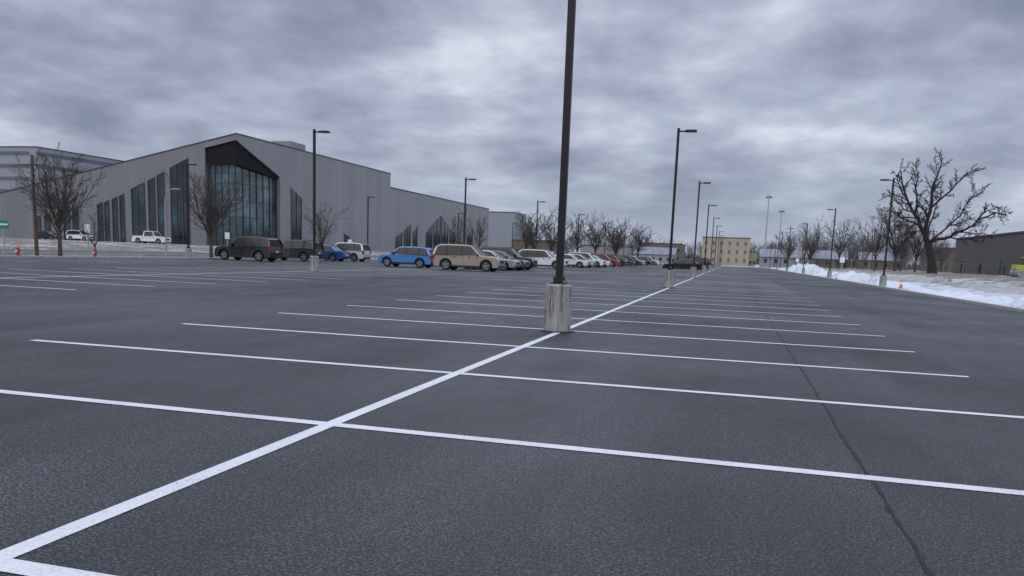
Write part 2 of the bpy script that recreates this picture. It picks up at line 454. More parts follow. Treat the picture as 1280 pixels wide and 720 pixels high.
BLK = (0.010, 0.010, 0.012); GRN = (0.012, 0.022, 0.018); BLU = (0.025, 0.10, 0.30); CYA = (0.02, 0.19, 0.46)
TAN = (0.33, 0.265, 0.19); WHT = (0.72, 0.73, 0.74); SIL = (0.38, 0.39, 0.41); LSI = (0.55, 0.56, 0.58); GRY = (0.12, 0.125, 0.135); RED = (0.30, 0.015, 0.015)
car(-36.0, 54.9, PI, 'suv', BLK, sc=1.04)
car(-36.0, 61.6, PI, 'suv', GRN, sc=1.0)
car(-36.0, 66.6, PI+.02, 'sedan', BLU)
car(-36.0, 70.9, PI, 'suv', LSI)
car(-23.4, 56.4, PI-.02, 'hatch', CYA, metal=0.1)
car(-17.55, 53.2, 0.02, 'suv', TAN)
car(-17.9, 58.9, 0, 'sedan', SIL); car(-17.9, 61.8, 0, 'sedan', GRY); car(-17.9, 64.5, 0, 'suv', BLK)
car(-23.4, 64.4, PI, 'sedan', SIL); car(-23.4, 70, PI, 'suv', GRY)
car(-17.6, 76.0, 0, 'suv', WHT, metal=0)
car(-23.4, 78.4, PI, 'suv', GRY); car(-23.4, 86.6, PI, 'sedan', WHT, metal=0)
for x_, y_, r_, k_, c_ in [(-17.8, 89.5, 0, 'sedan', WHT), (-17.8, 95.2, 0, 'hatch', SIL), (-17.8, 101, 0, 'suv', WHT), (-17.8, 106.3, 0, 'sedan', WHT), (-17.8, 114.8, 0, 'suv', RED), (-17.8, 123, 0, 'suv', BLK),
    (-23.4, 97.5, PI, 'suv', WHT), (-23.4, 111.2, PI, 'sedan', BLK), (-17.8, 134, 0, 'sedan', GRY), (-17.8, 142, 0, 'suv', BLK), (-17.8, 150.4, 0, 'suv', SIL), (-17.8, 161.4, 0, 'sedan', BLK), (-17.8, 172.4, 0, 'suv', GRY), (-17.8, 180.6, 0, 'suv', WHT),
    (-36, 98, PI, 'suv', WHT), (-36, 109, PI, 'sedan', BLK), (-36, 120, PI, 'suv', SIL), (-36, 139, PI, 'suv', GRY)]:
    car(x_, y_, r_, k_, c_, metal=0.1)
car(-5.6, 98.5, PI, 'sedan', BLK)
car(-5.6, 131, PI, 'suv', BLK); car(-5.6, 150, PI, 'sedan', GRY)
car(-86.5, 106, 0.1, 'pickup', WHT, z=0.78, metal=0); car(-109, 116, 0.0, 'suv', WHT, z=0.78, metal=0); car(-116, 116, 0.0, 'sedan', BLK, z=0.78)
car(-70, 112, 0.0, 'suv', GRY, z=0.55); car(-66, 120, 0.0, 'suv', BLK, z=0.40)

# ------------------------------------------------------------ bare trees
def branchset(bb, mat, start, polyl, r0, rng, levels, lenf, nchild, sides=5, up=0.25, minr=0.008, rk=.62):
    """polyl: list of points for a main limb; spawns recursive children"""
    n = len(polyl); rs = [max(minr, r0*(1-0.8*i/(n-1))) for i in range(n)]
    bb.tube(polyl, rs, mat, sides, cap=False)
    if levels <= 0: return
    total = sum((Vector(polyl[i+1])-Vector(polyl[i])).length for i in range(n-1))
    for c in range(nchild):
        t = start+(1-start)*(c+rng.random())/nchild
        k = min(n-2, int(t*(n-1))); f = t*(n-1)-k
        a = Vector(polyl[k]); q = Vector(polyl[k+1]); p = a.lerp(q, f); d = (q-a).normalized()
        ax = d.orthogonal().normalized(); ax.rotate(Matrix.Rotation(rng.uniform(0, 2*PI), 3, d))
        ang = rng.uniform(0.45, 1.05); nd = (d*math.cos(ang)+ax*math.sin(ang)).normalized()
        ln = total*lenf*rng.uniform(0.7, 1.25)*(1-0.45*t)
        pts = [p]; m = 4 if levels > 1 else 3
        for s in range(m):
            nd = (nd+Vector((rng.uniform(-.28, .28), rng.uniform(-.28, .28), rng.uniform(-.14, .14)+up*.5))).normalized()
            pts.append(pts[-1]+nd*ln/m)
        rr = rs[k]*rk
        branchset(bb, mat, 0.15, pts, max(minr, rr), rng, levels-1, lenf*0.95, max(3, nchild-1), max(3, sides-1), up, minr, rk)
def bare_tree(name, x, y, h, spread, seed, mat=M_bark, levels=3, nmain=8, r=None, minr=0.008, nch=5, fork=.25, z=None):
    rng = random.Random(seed); bb = B(); r = r or h*0.016
    e = empty(name, (x, y, (terr(x, y) if z is None else z)))
    th = h*fork
    trunk = [(0, 0, -.2), (0.02, 0, th*.5), (rng.uniform(-.1, .1), rng.uniform(-.1, .1), th)]
    bb.tube(trunk, [r*1.25, r*1.05, r], mat, 8, cap=False)
    for i in range(nmain):
        az = 2.4*i+rng.uniform(-.3, .3)
        inc = rng.uniform(0.35, 1.15)*spread/(h-th)*1.25 if i else 0.05
        ln = (h-th)*rng.uniform(0.85, 1.02)*(1-.22*inc)
        d = Vector((math.cos(az)*inc, math.sin(az)*inc, 1)).normalized()
        p = Vector((0, 0, th*rng.uniform(.75, 1.15))); pts = [p]
        for s in range(6):
            d = (d+Vector((rng.uniform(-.16, .16), rng.uniform(-.16, .16), .06))).normalized(); pts.append(pts[-1]+d*ln/6)
        branchset(bb, mat, 0.12, pts, r*.5, rng, levels-1, .42, nch+2, 5, .16, minr, .5)
    bb.make("trunk_and_branches", e)
    return e
bare_tree("bare_street_tree", -42.8, 43.7, 7.1, 3.4, 11, levels=3, nmain=14, nch=9, minr=.010)
bare_tree("bare_street_tree", -43.0, 60.0, 7.9, 3.4, 12, levels=3, nmain=14, nch=9, minr=.011)
bare_tree("bare_street_tree", -43.2, 47.2, 3.4, 1.3, 18, levels=3, nmain=7, nch=5, minr=.007)
bare_tree("bare_street_tree", -43.3, 80, 6.2, 2.4, 13, levels=3, nmain=10, nch=6, minr=.010)
bare_tree("bare_street_tree", -44, 128, 8, 3.2, 14, levels=3, nmain=9, nch=5, minr=.016)
bare_tree("bare_street_tree", -45, 142, 8, 3.2, 15, levels=3, nmain=9, nch=5, minr=.016)
for i, (x_, y_, h_) in enumerate([(-42, 165, 10), (-38, 172, 11), (-44, 180, 10), (-35, 186, 11), (-33, 200, 11.5), (-27, 192, 10), (-28.5, 206, 11), (-24, 214, 10)]):
    bare_tree("bare_tree", x_, y_, h_, 4.5, 30+i, mat=M_bark, levels=3, nmain=12, nch=7, minr=.024)
for i, (x_, y_, h_) in enumerate([(26, 165, 12), (30, 168, 14), (22, 185, 11), (35, 175, 11), (19, 215, 12), (14.5, 230, 10), (37, 200, 11)]):
    bare_tree("bare_tree", x_, y_, h_, 5, 50+i, mat=M_bark, levels=3, nmain=11, nch=7, minr=.021)
# the large old tree on the right, limb by limb
def old_tree(x, y):
    rng = random.Random(5); bb = B(); e = empty("old_bare_tree", (x, y, terr(x, y)))
    u = 0.1035
    def pt(px, py, dy=0): return Vector(((px-1165)*u, dy, (341-py)*u))
    bb.tube([pt(1166, 346), pt(1165, 336), pt(1163, 322), pt(1158, 306, .2), pt(1154, 296, .3)], [.80, .56, .46, .42, .38], M_barkd, 10, cap=False)
    limbs = [
     ([(1155, 300, 0), (1148, 285, .5), (1140, 268, 1), (1131, 250, 1.5), (1124, 230, 2), (1120, 213, 2)], .27),
     ([(1154, 297, 0), (1152, 278, -.5), (1154, 258, -1), (1152, 237, -1.5), (1157, 218, -1.5), (1160, 204, -1)], .29),
     ([(1157, 303, 0), (1168, 298, .3), (1182, 295, .6), (1198, 286, 1), (1214, 272, 1.2), (1230, 264, 1), (1245, 268, 1)], .25),
     ([(1148, 285, 0), (1136, 279, -1), (1124, 276, -1.6), (1114, 268, -2), (1106, 256, -2.5)], .15),
     ([(1153, 262, -1), (1165, 248, -1.5), (1176, 234, -2), (1186, 222, -2), (1196, 216, -2)], .15),
     ([(1140, 268, 1), (1143, 250, 2), (1141, 232, 3), (1143, 216, 3.4), (1140, 206, 3.5)], .15),
     ([(1155, 300, 0), (1160, 284, 2), (1167, 268, 3.5), (1172, 250, 4.5), (1170, 236, 5)], .15),
     ([(1182, 295, .6), (1192, 298, 0), (1204, 296, -1), (1214, 290, -1.5), (1222, 292, -2)], .10),
     ([(1214, 272, 1.2), (1222, 262, 1.5), (1234, 256, 2), (1243, 262, 2)], .10),
     ([(1131, 250, 1.5), (1122, 240, 1), (1116, 228, .5), (1110, 218, 0)], .10),
     ([(1150, 288, 0), (1140, 290, -2), (1130, 292, -3), (1122, 286, -4), (1112, 290, -4.5)], .10),
     ([(1140, 268, 0), (1128, 262, 1.5), (1118, 250, 3), (1108, 240, 4)], .11),
     ([(1157, 303, 0), (1172, 286, -1.5), (1184, 270, -2.6), (1190, 252, -3.5), (1198, 240, -4)], .13),
    ]
    for l, r in limbs:
        pts = [pt(*q) for q in l]; fine = []
        for i in range(len(pts)-1):
            fine.append(pts[i]); fine.append(pts[i].lerp(pts[i+1], .5)+Vector((rng.uniform(-.15, .15), rng.uniform(-.15, .15), rng.uniform(-.15, .15))))
        fine.append(pts[-1])
        branchset(bb, M_barkd, .20, fine, r, rng, 3, .32, 13, 7, .06, .016, .42)
    bb.make("trunk_and_branches", e)
old_tree(25.0, 115)

# distant mass of trees
def treeline():
    rng = random.Random(3); bb = B()
    protos = []
    for s in range(5):
        t = B(); r2 = random.Random(100+s)
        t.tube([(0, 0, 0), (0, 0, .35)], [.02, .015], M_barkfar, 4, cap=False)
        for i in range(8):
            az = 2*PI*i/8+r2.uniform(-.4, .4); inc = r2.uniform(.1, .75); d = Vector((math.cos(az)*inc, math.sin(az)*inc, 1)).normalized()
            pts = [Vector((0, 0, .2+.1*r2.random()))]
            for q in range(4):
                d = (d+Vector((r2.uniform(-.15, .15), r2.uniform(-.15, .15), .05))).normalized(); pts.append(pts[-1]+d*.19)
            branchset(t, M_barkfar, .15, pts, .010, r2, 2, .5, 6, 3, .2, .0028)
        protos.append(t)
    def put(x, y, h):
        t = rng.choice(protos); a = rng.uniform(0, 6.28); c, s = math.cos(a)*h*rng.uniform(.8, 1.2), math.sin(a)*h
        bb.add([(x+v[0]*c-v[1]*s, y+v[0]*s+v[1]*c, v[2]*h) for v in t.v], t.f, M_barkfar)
    for i in range(120):
        y = rng.uniform(420, 560); x = y*rng.uniform(-.34, .36); put(x, y, rng.uniform(8, 14))
    for i in range(30):
        y = rng.uniform(235, 330); x = y*rng.uniform(.06, .26); put(x, y, rng.uniform(7, 11))
    # understorey brush: dense thin stems
    for i in range(9000):
        y = rng.uniform(560, 640); x = y*rng.uniform(-.45, .42); h = rng.uniform(3, 8)*(0.7+.5*math.sin(x*.03)**2); w_ = rng.uniform(.2, .7)
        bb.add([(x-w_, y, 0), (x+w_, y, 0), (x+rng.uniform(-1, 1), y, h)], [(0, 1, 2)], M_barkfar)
    bb.make("distant_treeline")
treeline()

# ------------------------------------------------------------ main building
def panel_mat(name, base, px, py, lighter=1.08, bands=True):
    m, nt, b = newmat(name); N = nt.nodes; L = nt.links
    ge = N.new("ShaderNodeNewGeometry"); sp = N.new("ShaderNodeSeparateXYZ"); L.new(ge.outputs["Position"], sp.inputs[0])
    h = mth(nt, 'ADD', sp.outputs[0], sp.outputs[1])
    cb = N.new("ShaderNodeCombineXYZ"); L.new(h, cb.inputs[0]); L.new(sp.outputs[2], cb.inputs[1])
    br = N.new("ShaderNodeTexBrick"); L.new(cb.outputs[0], br.inputs["Vector"])
    br.inputs["Scale"].default_value = 1; br.inputs["Brick Width"].default_value = px; br.inputs["Row Height"].default_value = py
    br.inputs["Mortar Size"].default_value = 0.03; br.offset = 0
    br.inputs["Color1"].default_value = tuple(c*.93 for c in base)+(1,); br.inputs["Color2"].default_value = tuple(c*lighter for c in base)+(1,)
    br.inputs["Mortar"].default_value = tuple(c*.6 for c in base)+(1,)
    n = noise(nt, ge.outputs["Position"], .12, 5, .6)
    L.new(mixc(nt, 1.0, br.outputs["Color"], ramp(nt, n, [(.3, g(.92)), (.7, g(1.05))]), 'MULTIPLY'), b.inputs["Base Color"])
    b.inputs["Roughness"].default_value = .5
    return m
M_wall = panel_mat("metal_panel_dark", (0.225, 0.225, 0.235), 1.2, 40, 1.04)
M_wall2 = panel_mat("metal_panel_light", (0.31, 0.31, 0.32), 3.0, 40, 1.05)
def bglass_mat():
    m, nt, b = newmat("building_glass"); N = nt.nodes; L = nt.links
    ge = N.new("ShaderNodeNewGeometry"); n = noise(nt, ge.outputs["Position"], .35, 3, .5)
    L.new(ramp(nt, n, [(.35, (.010, .017, .022)), (.55, (.02, .04, .05)), (.75, (.06, .10, .12))]), b.inputs["Base Color"])
    b.inputs["Roughness"].default_value = .08; b.inputs["Specular IOR Level"].default_value = .6
    return m
M_bgl = bglass_mat(); M_mull = simple("mullion", (.05, .055, .06), .5)
def atrium_mat():
    m, nt, b = newmat("atrium_glass"); N = nt.nodes; L = nt.links
    ge = N.new("ShaderNodeNewGeometry"); n = noise(nt, ge.outputs["Position"], .22, 4, .6)
    L.new(ramp(nt, n, [(.38, (.018, .035, .042)), (.5, (.045, .085, .10)), (.64, (.13, .19, .21))]), b.inputs["Base Color"])
    b.inputs["Roughness"].default_value = .1; b.inputs["Specular IOR Level"].default_value = .7
    return m
M_atrium = atrium_mat()
def thick(name, pts, nrm, t, mat, par):
    """polygon wall with real thickness t along -nrm"""
    n = len(pts); q = [tuple(p[i]-nrm[i]*t for i in range(3)) for p in pts]
    fs = [tuple(range(n)), tuple(range(2*n-1, n-1, -1))]+[(i, i+n, (i+1) % n+n, (i+1) % n) for i in range(n)]
    return obj(name, list(pts)+q, fs, mat, par)
def main_building():
    e = empty("convention_building"); XB = -87.5; YB = 130; sl = .211; top = 20.8
    zt = lambda x: top-sl*(XB-x)
    xl = -172
    thick("gable_wall", [(-94.1, YB, 0), (-94.1, YB, 18.3), (XB-.02, YB, 19.7), (XB-.02, YB, top), (xl, YB, zt(xl)), (xl, YB, 0)], (0, -1, 0), .7, M_wall, e)
    thick("side_wall", [(XB, YB+.705, top), (XB, YB+.705, 19.45), (XB, 144.4, 14.7), (XB, 144.4, 0), (XB, 198, 0), (XB, 198, top)], (1, 0, 0), .7, M_wall2, e)
    obj("corner_trim", [(XB+.03, YB-.03, 19.66), (XB+.03, YB+.72, 19.45), (XB+.03, YB+.72, top), (XB+.03, YB-.03, top)], [(0, 1, 2, 3)], M_wall2, e)
    obj("roof", [(XB-.1, YB+.1, top-.15), (XB-.1, 197.9, top-.15), (xl, 197.9, zt(xl)-.15), (xl, YB+.1, zt(xl)-.15)], [(0, 1, 2, 3)], M_black, e)
    thick("end_wall", [(XB-.71, 198, 0), (XB-.71, 198, top-.2), (xl, 198, zt(xl)-.2), (xl, 198, 0)], (0, 1, 0), .5, M_wall2, e)
    cp = B()
    cp.tube([(XB+.05, YB-.05, top+.05), (xl, YB-.05, zt(xl)+.05)], [.10, .10], M_mull, 4)
    cp.tube([(XB+.05, YB-.05, top+.05), (XB+.05, 198.05, top+.05)], [.10, .10], M_mull, 4)
    cp.make("coping", e)
    s = .35
    obj("portal_soffit", [(-94.05, YB+s, 15.4), (-94.05, YB+s, 18.6), (XB-s, YB+s, 20), (XB-s, YB+s, 15.4), (XB-s, 144.6, 14.2), (XB-s, 144.6, 15.0)],
        [(0, 1, 2, 3), (3, 2, 5, 4)], M_black, e)
    s = .9
    obj("corner_glazing", [(-94.05, YB+s, 0), (-94.05, YB+s, 15.6), (XB-s, YB+s, 15.6), (XB-s, YB+s, 0), (XB-s, 144.6, 0), (XB-s, 144.6, 15.6)],
        [(0, 1, 2, 3), (3, 2, 5, 4)], M_atrium, e)
    m = B()
    for i in range(5):
        x = -94.0+(XB-s+94.0)*i/4; m.box(x-.05, x+.05, YB+s-.14, YB+s-.02, 0.1, 15.4, M_mull)
    for i in range(7):
        y = YB+s+(144.3-YB-s)*i/6; m.box(XB-s+.02, XB-s+.14, y-.05, y+.05, 0.1, 15.2 if i < 6 else 14, M_mull)
    for z in (3.2, 6.2, 9.2, 12.2, 14.0):
        m.box(-94, XB-s-.001, YB+s-.10, YB+s-.022, z-.04, z+.04, M_mull)
        m.box(XB-s+.022, XB-s+.10, YB+s, 144.3, z-.04, z+.04, M_mull)
    m.make("mullions", e)
    gz = B(); mu = B()
    def slot(x0, x1, zl, zr, nb=1, z0=.4):
        y = YB-.04
        gz.add([(x0, y, z0), (x1, y, z0), (x1, y, zr), (x0, y, zl)], [(0, 1, 2, 3)], M_bgl)
        for i in range(nb+1):
            xx = x0+(x1-x0)*i/nb; zz = zl+(zr-zl)*i/nb
            mu.box(xx-.07, xx+.07, y-.10, y-.003, z0, zz, M_mull)
        mu.add([(x0-.07, y-.10, zl-.1), (x1+.07, y-.10, zr-.1), (x1+.07, y-.10, zr+.1), (x0-.07, y-.10, zl+.1)], [(0, 1, 2, 3)], M_mull)
        k = 3.4
        while k < min(zl, zr)-.5: mu.box(x0, x1, y-.08, y-.004, k-.05, k+.05, M_mull); k += 3.2
    for x0, x1, zl, zr in [(-133, -131.6, 4.8, 5.2), (-130.6, -129.3, 5.3, 5.7), (-126, -124.6, 6.2, 6.7), (-123.9, -122.6, 6.8, 7.2), (-118.0, -116.9, 7.6, 8.1), (-116.4, -115.4, 8.0, 8.5), (-114.6, -113.5, 8.6, 9.2), (-112.9, -111.9, 9.3, 9.8)]:
        slot(x0, x1, zl, zr)
    slot(-110.2, -107.3, 10.6, 11.9, 2); slot(-106.4, -105.0, 12.2, 12.9, 1); slot(-104.4, -102.9, 13.2, 13.9, 1); slot(-101.5, -97.6, 14.6, 16.4, 3)
    def slot2(y0, y1, zl, zr, nb=1, z0=.4):
        x = XB+.04
        gz.add([(x, y0, z0), (x, y1, z0), (x, y1, zr), (x, y0, zl)], [(0, 1, 2, 3)], M_bgl)
        for i in range(nb+1):
            yy = y0+(y1-y0)*i/nb; zz = zl+(zr-zl)*i/nb
            mu.box(x+.003, x+.1, yy-.07, yy+.07, z0, zz, M_mull)
    slot2(148.6, 152.6, 13.0, 11.2, 2)
    slot2(172, 174.5, 4.5, 4.0)
    slot2(202, 206, 4.6, 6, 1); slot2(207.5, 212, 6.6, 8.4, 2); slot2(214, 217, 6.4, 8.0, 1)
    slot2(224, 229, 6.5, 9.0, 2); slot2(230.2, 236, 9.6, 12.0, 2); slot2(237, 243, 12.0, 9.4, 2); slot2(244.5, 250, 8.6, 6.2, 2)
    slot2(262, 268, 7, 9.5, 2)
    gz.make("slot_glazing", e); mu.make("slot_frames", e)
    w_ = B(); w_.box(-150, XB-.02, 198.02, 287, 0, 17.2, M_wall2); w_.make("low_wing", e)
    c2 = B(); c2.box(XB-.3, XB+.08, 198.1, 287.1, 17.2, 17.45, M_mull); c2.make("low_coping", e)
    r = B(); r.box(-94, -89.5, 152, 158, 20.7, 22.6, M_wall2); r.box(-104, -99, 136, 142, 17.2, 19.4, M_wall2); r.make("rooftop_units", e, bevel=.05)
main_building()

def strip_building(name, x0, x1, y0, y1, h, mat, z=0, floors=3, bay=3.0, wm=M_bgl, win=(1.4, 1.5), faces=("S", "E"), first=1.0, fh=None):
    e = empty(name, (0, 0, z)); b_ = B(); b_.box(x0, x1, y0, y1, -1, h, mat); b_.box(x0-.15, x1+.15, y0-.15, y1+.15, h+.001, h+.3, M_mull); b_.make("walls_and_parapet", e)
    wn = B(); fh = fh or (h-.6)/floors
    for f in range(floors):
        zb_ = first+f*fh
        if "S" in faces:
            k = x0+bay*.5
            while k < x1-bay*.4: wn.box(k-win[0]/2, k+win[0]/2, y0-.03, y0+.1, zb_, zb_+win[1], wm); wn.box(k-win[0]/2-.1, k+win[0]/2+.1, y0-.1, y0-.002, zb_-.15, zb_-.002, M_kerb); k += bay
        for t, xx in (("E", x1), ("W", x0)):
            if t in faces:
                k = y0+bay*.5
                while k < y1-bay*.4: wn.box(xx-.05 if t == "E" else xx-.03, xx+.03 if t == "E" else xx+.05, k-win[0]/2, k+win[0]/2, zb_, zb_+win[1], wm); k += bay
    wn.make("windows", e)
M_far1 = simple("pale_cladding", (.33, .34, .38), .7, var=.06, scale=.3)
M_far2 = simple("dark_cladding", (.20, .20, .22), .7, var=.08, scale=.3)
M_band = simple("window_band", (.13, .14, .165), .3, var=.1, scale=.1)
M_brk = simple("brown_brick", (.16, .125, .10), .9, var=.2, scale=.8)
M_yel = simple("buff_brick", (.42, .355, .245), .9, var=.12, scale=.4)
M_rb = simple("taupe_block", (.115, .105, .105), .85, var=.2, scale=.35)
M_white = simple("white_siding", (.30, .30, .31), .8, var=.12, scale=1)
strip_building("office_building", -300, -233, 230, 300, 31.5, M_far1, floors=7, bay=4, win=(3.9, 1.3), fh=4.3, first=3, wm=M_band)
strip_building("convention_annex", -232, -170, 262, 300, 28.5, M_far2, floors=1, bay=8, win=(5, 1.0), first=24, wm=M_band)
strip_building("grey_block_building", -101, -89.5, 330, 350, 18.5, M_far1, floors=1, bay=5, win=(2, 1.5))
strip_building("brown_block_building", -88, -72, 322, 340, 7, M_brk, floors=1, bay=4, win=(2, 1.5))
strip_building("buff_apartment_building", -11.5, 6.0, 318, 338, 10.3, M_yel, floors=3, bay=2.9, win=(.9, 1.4), fh=3.1, first=1.4, faces=("S", "E"), wm=M_band)
strip_building("buff_warehouse", 6.2, 9, 330, 345, 5.5, M_yel, floors=1, bay=1.4, win=(.8, 1))
strip_building("low_warehouse", -70, -48, 380, 400, 6.5, M_white, floors=1, bay=5, win=(3, 1))
strip_building("brick_warehouse", -44, -24, 400, 430, 9, M_brk, floors=2, bay=4, win=(2, 1.5))
strip_building("flat_warehouse", 47, 90, 118, 197, 7.3, M_rb, z=.7, floors=1, bay=13, win=(3.0, 2.4), faces=("W",), first=0.2)
strip_building("long_warehouse", 70, 140, 300, 340, 8, M_brk, z=.6, floors=1, bay=6, win=(3, 1.2), faces=("S", "W"))

def house(name, x, y, w_, d, h, rh, wall, roof, z=.65):
    e = empty(name, (x, y, z)); b_ = B()
    b_.add([(-w_/2, -d/2, -.5), (w_/2, -d/2, -.5), (w_/2, d/2, -.5), (-w_/2, d/2, -.5), (-w_/2, -d/2, h), (w_/2, -d/2, h), (w_/2, d/2, h), (-w_/2, d/2, h), (-w_/2, 0, h+rh), (w_/2, 0, h+rh)],
           [(0, 1, 5, 4), (1, 2, 6, 9, 5), (2, 3, 7, 6), (3, 0, 4, 8, 7)], wall); b_.make("walls", e)
    r = B(); o = .4; t = .12
    for s in (-1, 1):
        k = rh/(d/2)
        vs = [(-w_/2-o, s*(d/2+o), h-k*o+.05), (w_/2+o, s*(d/2+o), h-k*o+.05), (w_/2+o, 0, h+rh+.05), (-w_/2-o, 0, h+rh+.05)]
        vs += [(a, c, q+t) for a, c, q in vs]
        r.add(vs, [(0, 1, 2, 3), (4, 5, 6, 7), (0, 1, 5, 4), (1, 2, 6, 5), (3, 0, 4, 7)], roof)
    r.make("roof", e)
    q = B()
    for k in range(int(w_//3)):
        xx = -w_/2+1.5+k*3; q.box(xx-.5, xx+.5, -d/2-.04, -d/2+.1, .9, 2.1, M_bgl)
    q.box(w_/2-.95+.1, w_/2-.05, -d/2-.05, -d/2-.001, -.1, 2, M_trim)
    q.make("windows_and_door", e)
house("small_house", 14.5, 268, 12, 9, 2.8, 2.2, M_white, M_roofsnow)
house("small_house", 28, 262, 10, 8, 2.8, 2.3, M_brk, M_roofsnow)
house("small_house", 24, 300, 14, 9, 3.2, 2.4, M_white, M_roofsnow)
house("small_house", 44, 272, 12, 8, 3, 2.2, M_brk, M_roofsnow)
house("small_house", -30, 330, 16, 9, 3.4, 2.6, M_white, M_roofsnow, z=0)

# ------------------------------------------------------------ street furniture
def utility_pole(x, y, h):
    e = empty("utility_pole", (x, y, terr(x, y))); b_ = B()
    b_.tube([(0, 0, -.3), (0, 0, h)], [.13, .09], M_wood, 10); b_.box(-.9, .9, -.05, .05, h-.7, h-.6, M_wood)
    for k in (-.8, -.4, .4, .8): b_.tube([(k, 0, h-.6), (k, 0, h-.46)], [.04, .03], M_steel, 6)
    b_.make("pole_and_crossarm", e)
utility_pole(-45.2, 44.2, 6.6)
for i, yy in enumerate((200, 230, 262)): utility_pole(12.6, yy, 10)
utility_pole(44, 205, 10); utility_pole(33, 214, 10)
def arm_lamp(x, y, h=5.6):
    e = empty("curved_arm_street_lamp", (x, y, terr(x, y))); b_ = B(); m = M_steel
    b_.tube([(0, 0, -.1), (0, 0, .5)], [.11, .10], m, 10)
    pts = [(0, 0, .5), (0, 0, h*.8)]+[(0.9*(1-math.cos(t)), 0, h*.8+h*.2*math.sin(t)) for t in (.3, .6, .9, 1.2, 1.5)]
    b_.tube(pts, [.075]+[.05]*6, m, 8); b_.box(.8, 1.45, -.12, .12, h-.07, h+.03, m)
    b_.make("pole_arm_and_head", e, bevel=.01)
arm_lamp(-45.9, 58)
def high_mast(x, y, h):
    e = empty("high_mast_light", (x, y, 0)); b_ = B(); b_.tube([(0, 0, 0), (0, 0, h)], [.3, .12], M_steel, 8)
    b_.tube([(0, 0, h-.6), (0, 0, h-.3)], [.8, .8], M_steel, 12)
    for k in range(6): t = k*PI/3; b_.box(math.cos(t)*.9-.2, math.cos(t)*.9+.2, math.sin(t)*.9-.2, math.sin(t)*.9+.2, h-.95, h-.61, M_mull)
    b_.make("mast_and_ring", e)
high_mast(10.8, 300, 25); high_mast(17, 330, 22)
M_hyd = simple("hydrant_red", (.36, .06, .035), .5); M_or = simple("orange_plastic", (.75, .16, .03), .5); M_wt = simple("white_band", (.8, .8, .8), .5)
M_grnp = simple("sign_green", (.02, .22, .10), .5); M_ylw = simple("machine_yellow", (.55, .50, .04), .45)
def hydrant(x, y):
    e = empty("fire_hydrant", (x, y, terr(x, y))); b_ = B()
    pr = [(.16, 0), (.16, .05), (.11, .06), (.11, .5), (.14, .52), (.14, .56), (.12, .6), (.08, .68), (.03, .72), (.03, .77)]
    b_.tube([(0, 0, z) for r, z in pr], [r for r, z in pr], M_hyd, 14)
    b_.tube([(-.2, 0, .42), (.2, 0, .42)], [.055, .055], M_hyd, 10); b_.tube([(0, 0, .38), (0, -.2, .38)], [.075, .075], M_wt, 10)
    b_.make("barrel_and_caps", e); e.scale = (.85, .85, .85)
hydrant(-43.6, 41.2); hydrant(-42.4, 46.3)
def cone(x, y):
    e = empty("traffic_cone", (x, y, terr(x, y) if x > 9.2 else 0)); b_ = B()
    b_.box(-.19, .19, -.19, .19, 0.001, .035, M_or); b_.tube([(0, 0, .036), (0, 0, .3)], [.14, .085], M_or, 14)
    b_.tube([(0, 0, .301), (0, 0, .45)], [.086, .058], M_wt, 14); b_.tube([(0, 0, .451), (0, 0, .7)], [.057, .025], M_or, 14); b_.make("cone_body", e); e.scale = (.8, .8, .8)
cone(10.4, 55.5); cone(9.9, 84); cone(-39.9, 82)
def sign(x, y, h, w_, hh, m, rz=0):
    e = empty("road_sign", (x, y, terr(x, y)), rz); b_ = B(); b_.box(-.03, .03, -.03, .03, -.1, h, M_steel)
    b_.box(-w_/2, w_/2, -.045, -.031, h-hh, h, m); b_.box(-w_/2+.05, w_/2-.05, -.05, -.046, h-hh*.6, h-hh*.4, M_wt); b_.make("post_and_plate", e)
sign(-44, 40.6, 2.2, .9, .5, M_grnp); sign(-45.5, 66, 2.3, .5, .6, M_wt); sign(-45, 90, 2.3, .5, .6, M_wt); sign(-46, 49.6, 2.3, .45, .6, M_wt)
sign(10.3, 140, 2.3, .5, .6, M_wt); sign(12.0, 98, 2.2, .5, .6, M_wt)
def roller(x, y, rz):
    e = empty("road_roller", (x, y, terr(x, y)), rz); b_ = B()
    for cx in (-1.3, 1.3): b_.tube([(cx, -.8, .6), (cx, .8, .6)], [.6, .6], M_steel, 24)
    b_.box(-1.9, -.1, -.5, .5, 1.0, 1.6, M_ylw); b_.box(.1, 1.9, -.5, .5, 1.0, 1.5, M_ylw); b_.box(-.1, .1, -.3, .3, .7, 1.2, M_trim)
    for s in (-.85, .85): b_.box(-1.6, 1.6, s-.04, s+.04, .75, 1.0, M_ylw)
    for cx in (-.6, .7):
        for s in (-.48, .44): b_.box(cx, cx+.06, s, s+.06, 1.6 if cx < 0 else 1.5, 2.5, M_trim)
    b_.box(-.75, .95, -.6, .6, 2.5, 2.62, M_ylw); b_.box(-.5, -.1, -.25, .25, 1.6, 1.95, M_trim)
    b_.make("chassis_drums_canopy", e, bevel=.03)
roller(36.6, 117, .3)
def fence(x0, y0, x1, y1, h=1.9):
    e = empty("chain_link_fence"); b_ = B(); a = Vector((x0, y0, 0)); c = Vector((x1, y1, 0)); n = int((c-a).length/3)
    for i in range(n+1):
        p = a.lerp(c, i/n); z = terr(p.x, p.y); b_.tube([(p.x, p.y, z-.1), (p.x, p.y, z+h)], [.035, .035], M_steel, 6)
    for hh in (.1, .4, .7, 1.0, 1.3, 1.6, h):
        pts = [(a.lerp(c, i/n).x, a.lerp(c, i/n).y, terr(a.lerp(c, i/n).x, a.lerp(c, i/n).y)+hh) for i in range(n+1)]
        b_.tube(pts, [.02 if hh == h else .008]*(n+1), M_steel, 4)
    b_.make("posts_and_wire", e)
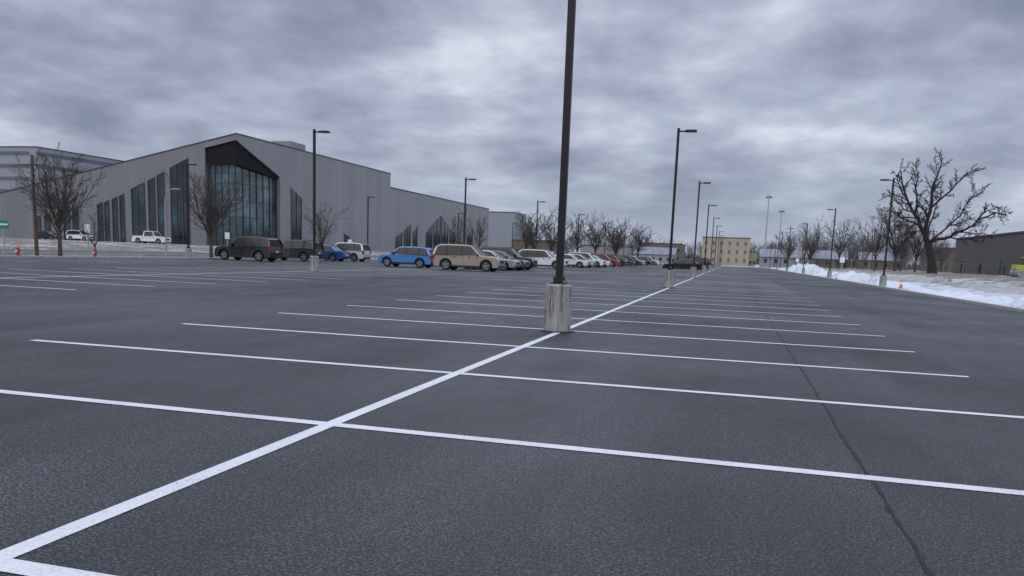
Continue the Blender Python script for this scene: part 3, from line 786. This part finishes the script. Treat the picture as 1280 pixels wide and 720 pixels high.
fence(15, 160, 46, 160); fence(15, 160, 15, 240)
# ------------------------------------------------------------ sky + light
wd = bpy.data.worlds.new("World"); bpy.context.scene.world = wd; wd.use_nodes = True
nt = wd.node_tree; N = nt.nodes; L = nt.links
bg = N["Background"]
tc = N.new("ShaderNodeTexCoord"); sp = N.new("ShaderNodeSeparateXYZ"); L.new(tc.outputs["Generated"], sp.inputs[0])
zc = mth(nt, 'MAXIMUM', sp.outputs[2], 0.0)
den = mth(nt, 'ADD', zc, 0.24)
cb = N.new("ShaderNodeCombineXYZ")
L.new(mth(nt, 'DIVIDE', sp.outputs[0], den), cb.inputs[0]); L.new(mth(nt, 'DIVIDE', sp.outputs[1], den), cb.inputs[1])
cb.inputs[2].default_value = 3.7
cl = noise(nt, cb.outputs[0], 1.9, 8, 0.58)
cl2 = noise(nt, cb.outputs[0], 0.75, 4, 0.5)
cf = mth(nt, 'ADD', mth(nt, 'MULTIPLY', cl, .55), mth(nt, 'MULTIPLY', cl2, .45))
col = ramp(nt, cf, [(.41, (.215, .245, .335)), (.48, (.31, .345, .45)), (.545, (.425, .47, .59)), (.62, (.64, .69, .79))])
hf = mrange(nt, zc, 0.0, 0.11, 0.75, 0.0)
col = mixc(nt, hf, col, (.40, .46, .60))
zen = mrange(nt, zc, 0.32, 0.80, 1.0, 2.9)
vm = N.new("ShaderNodeVectorMath"); vm.operation = 'SCALE'; L.new(col, vm.inputs[0]); L.new(zen, vm.inputs[3])
sky = N.new("ShaderNodeTexSky"); sky.sky_type = 'NISHITA'; sky.sun_disc = False
sky.sun_elevation = math.radians(38); sky.sun_rotation = math.radians(200)
vs_ = N.new("ShaderNodeVectorMath"); vs_.operation = 'SCALE'; L.new(sky.outputs[0], vs_.inputs[0]); vs_.inputs[3].default_value = 0.006
va = N.new("ShaderNodeVectorMath"); va.operation = 'ADD'; L.new(vm.outputs[0], va.inputs[0]); L.new(vs_.outputs[0], va.inputs[1])
L.new(va.outputs[0], bg.inputs["Color"]); bg.inputs["Strength"].default_value = 1.0
sl = bpy.data.lights.new("sun", 'SUN'); sl.energy = 0.6; sl.angle = math.radians(40); sl.color = (1, .97, .94)
so = bpy.data.objects.new("sun", sl); C.objects.link(so)
az = math.radians(200); el = math.radians(38)
sd = Vector((math.sin(az)*math.cos(el), math.cos(az)*math.cos(el), math.sin(el)))
so.rotation_euler = sd.to_track_quat('Z', 'Y').to_euler()

# ------------------------------------------------------------ camera
cam = bpy.data.cameras.new("camera"); co = bpy.data.objects.new("camera", cam); C.objects.link(co)
R = Matrix(((0.96417, -0.07482, 0.25452), (0.26271, 0.13565, -0.95529), (0.03695, 0.98793, 0.15045)))
co.matrix_world = Matrix.Translation((0, 0, 1.25)) @ R.to_4x4()
cam.sensor_width = 36; cam.lens = 28.125; cam.shift_y = 110/1280
cam.clip_start = 0.05; cam.clip_end = 6000
bpy.context.scene.camera = co
sc = bpy.context.scene
sc.view_settings.view_transform = 'Standard'; sc.view_settings.look = 'None'; sc.view_settings.exposure = 0
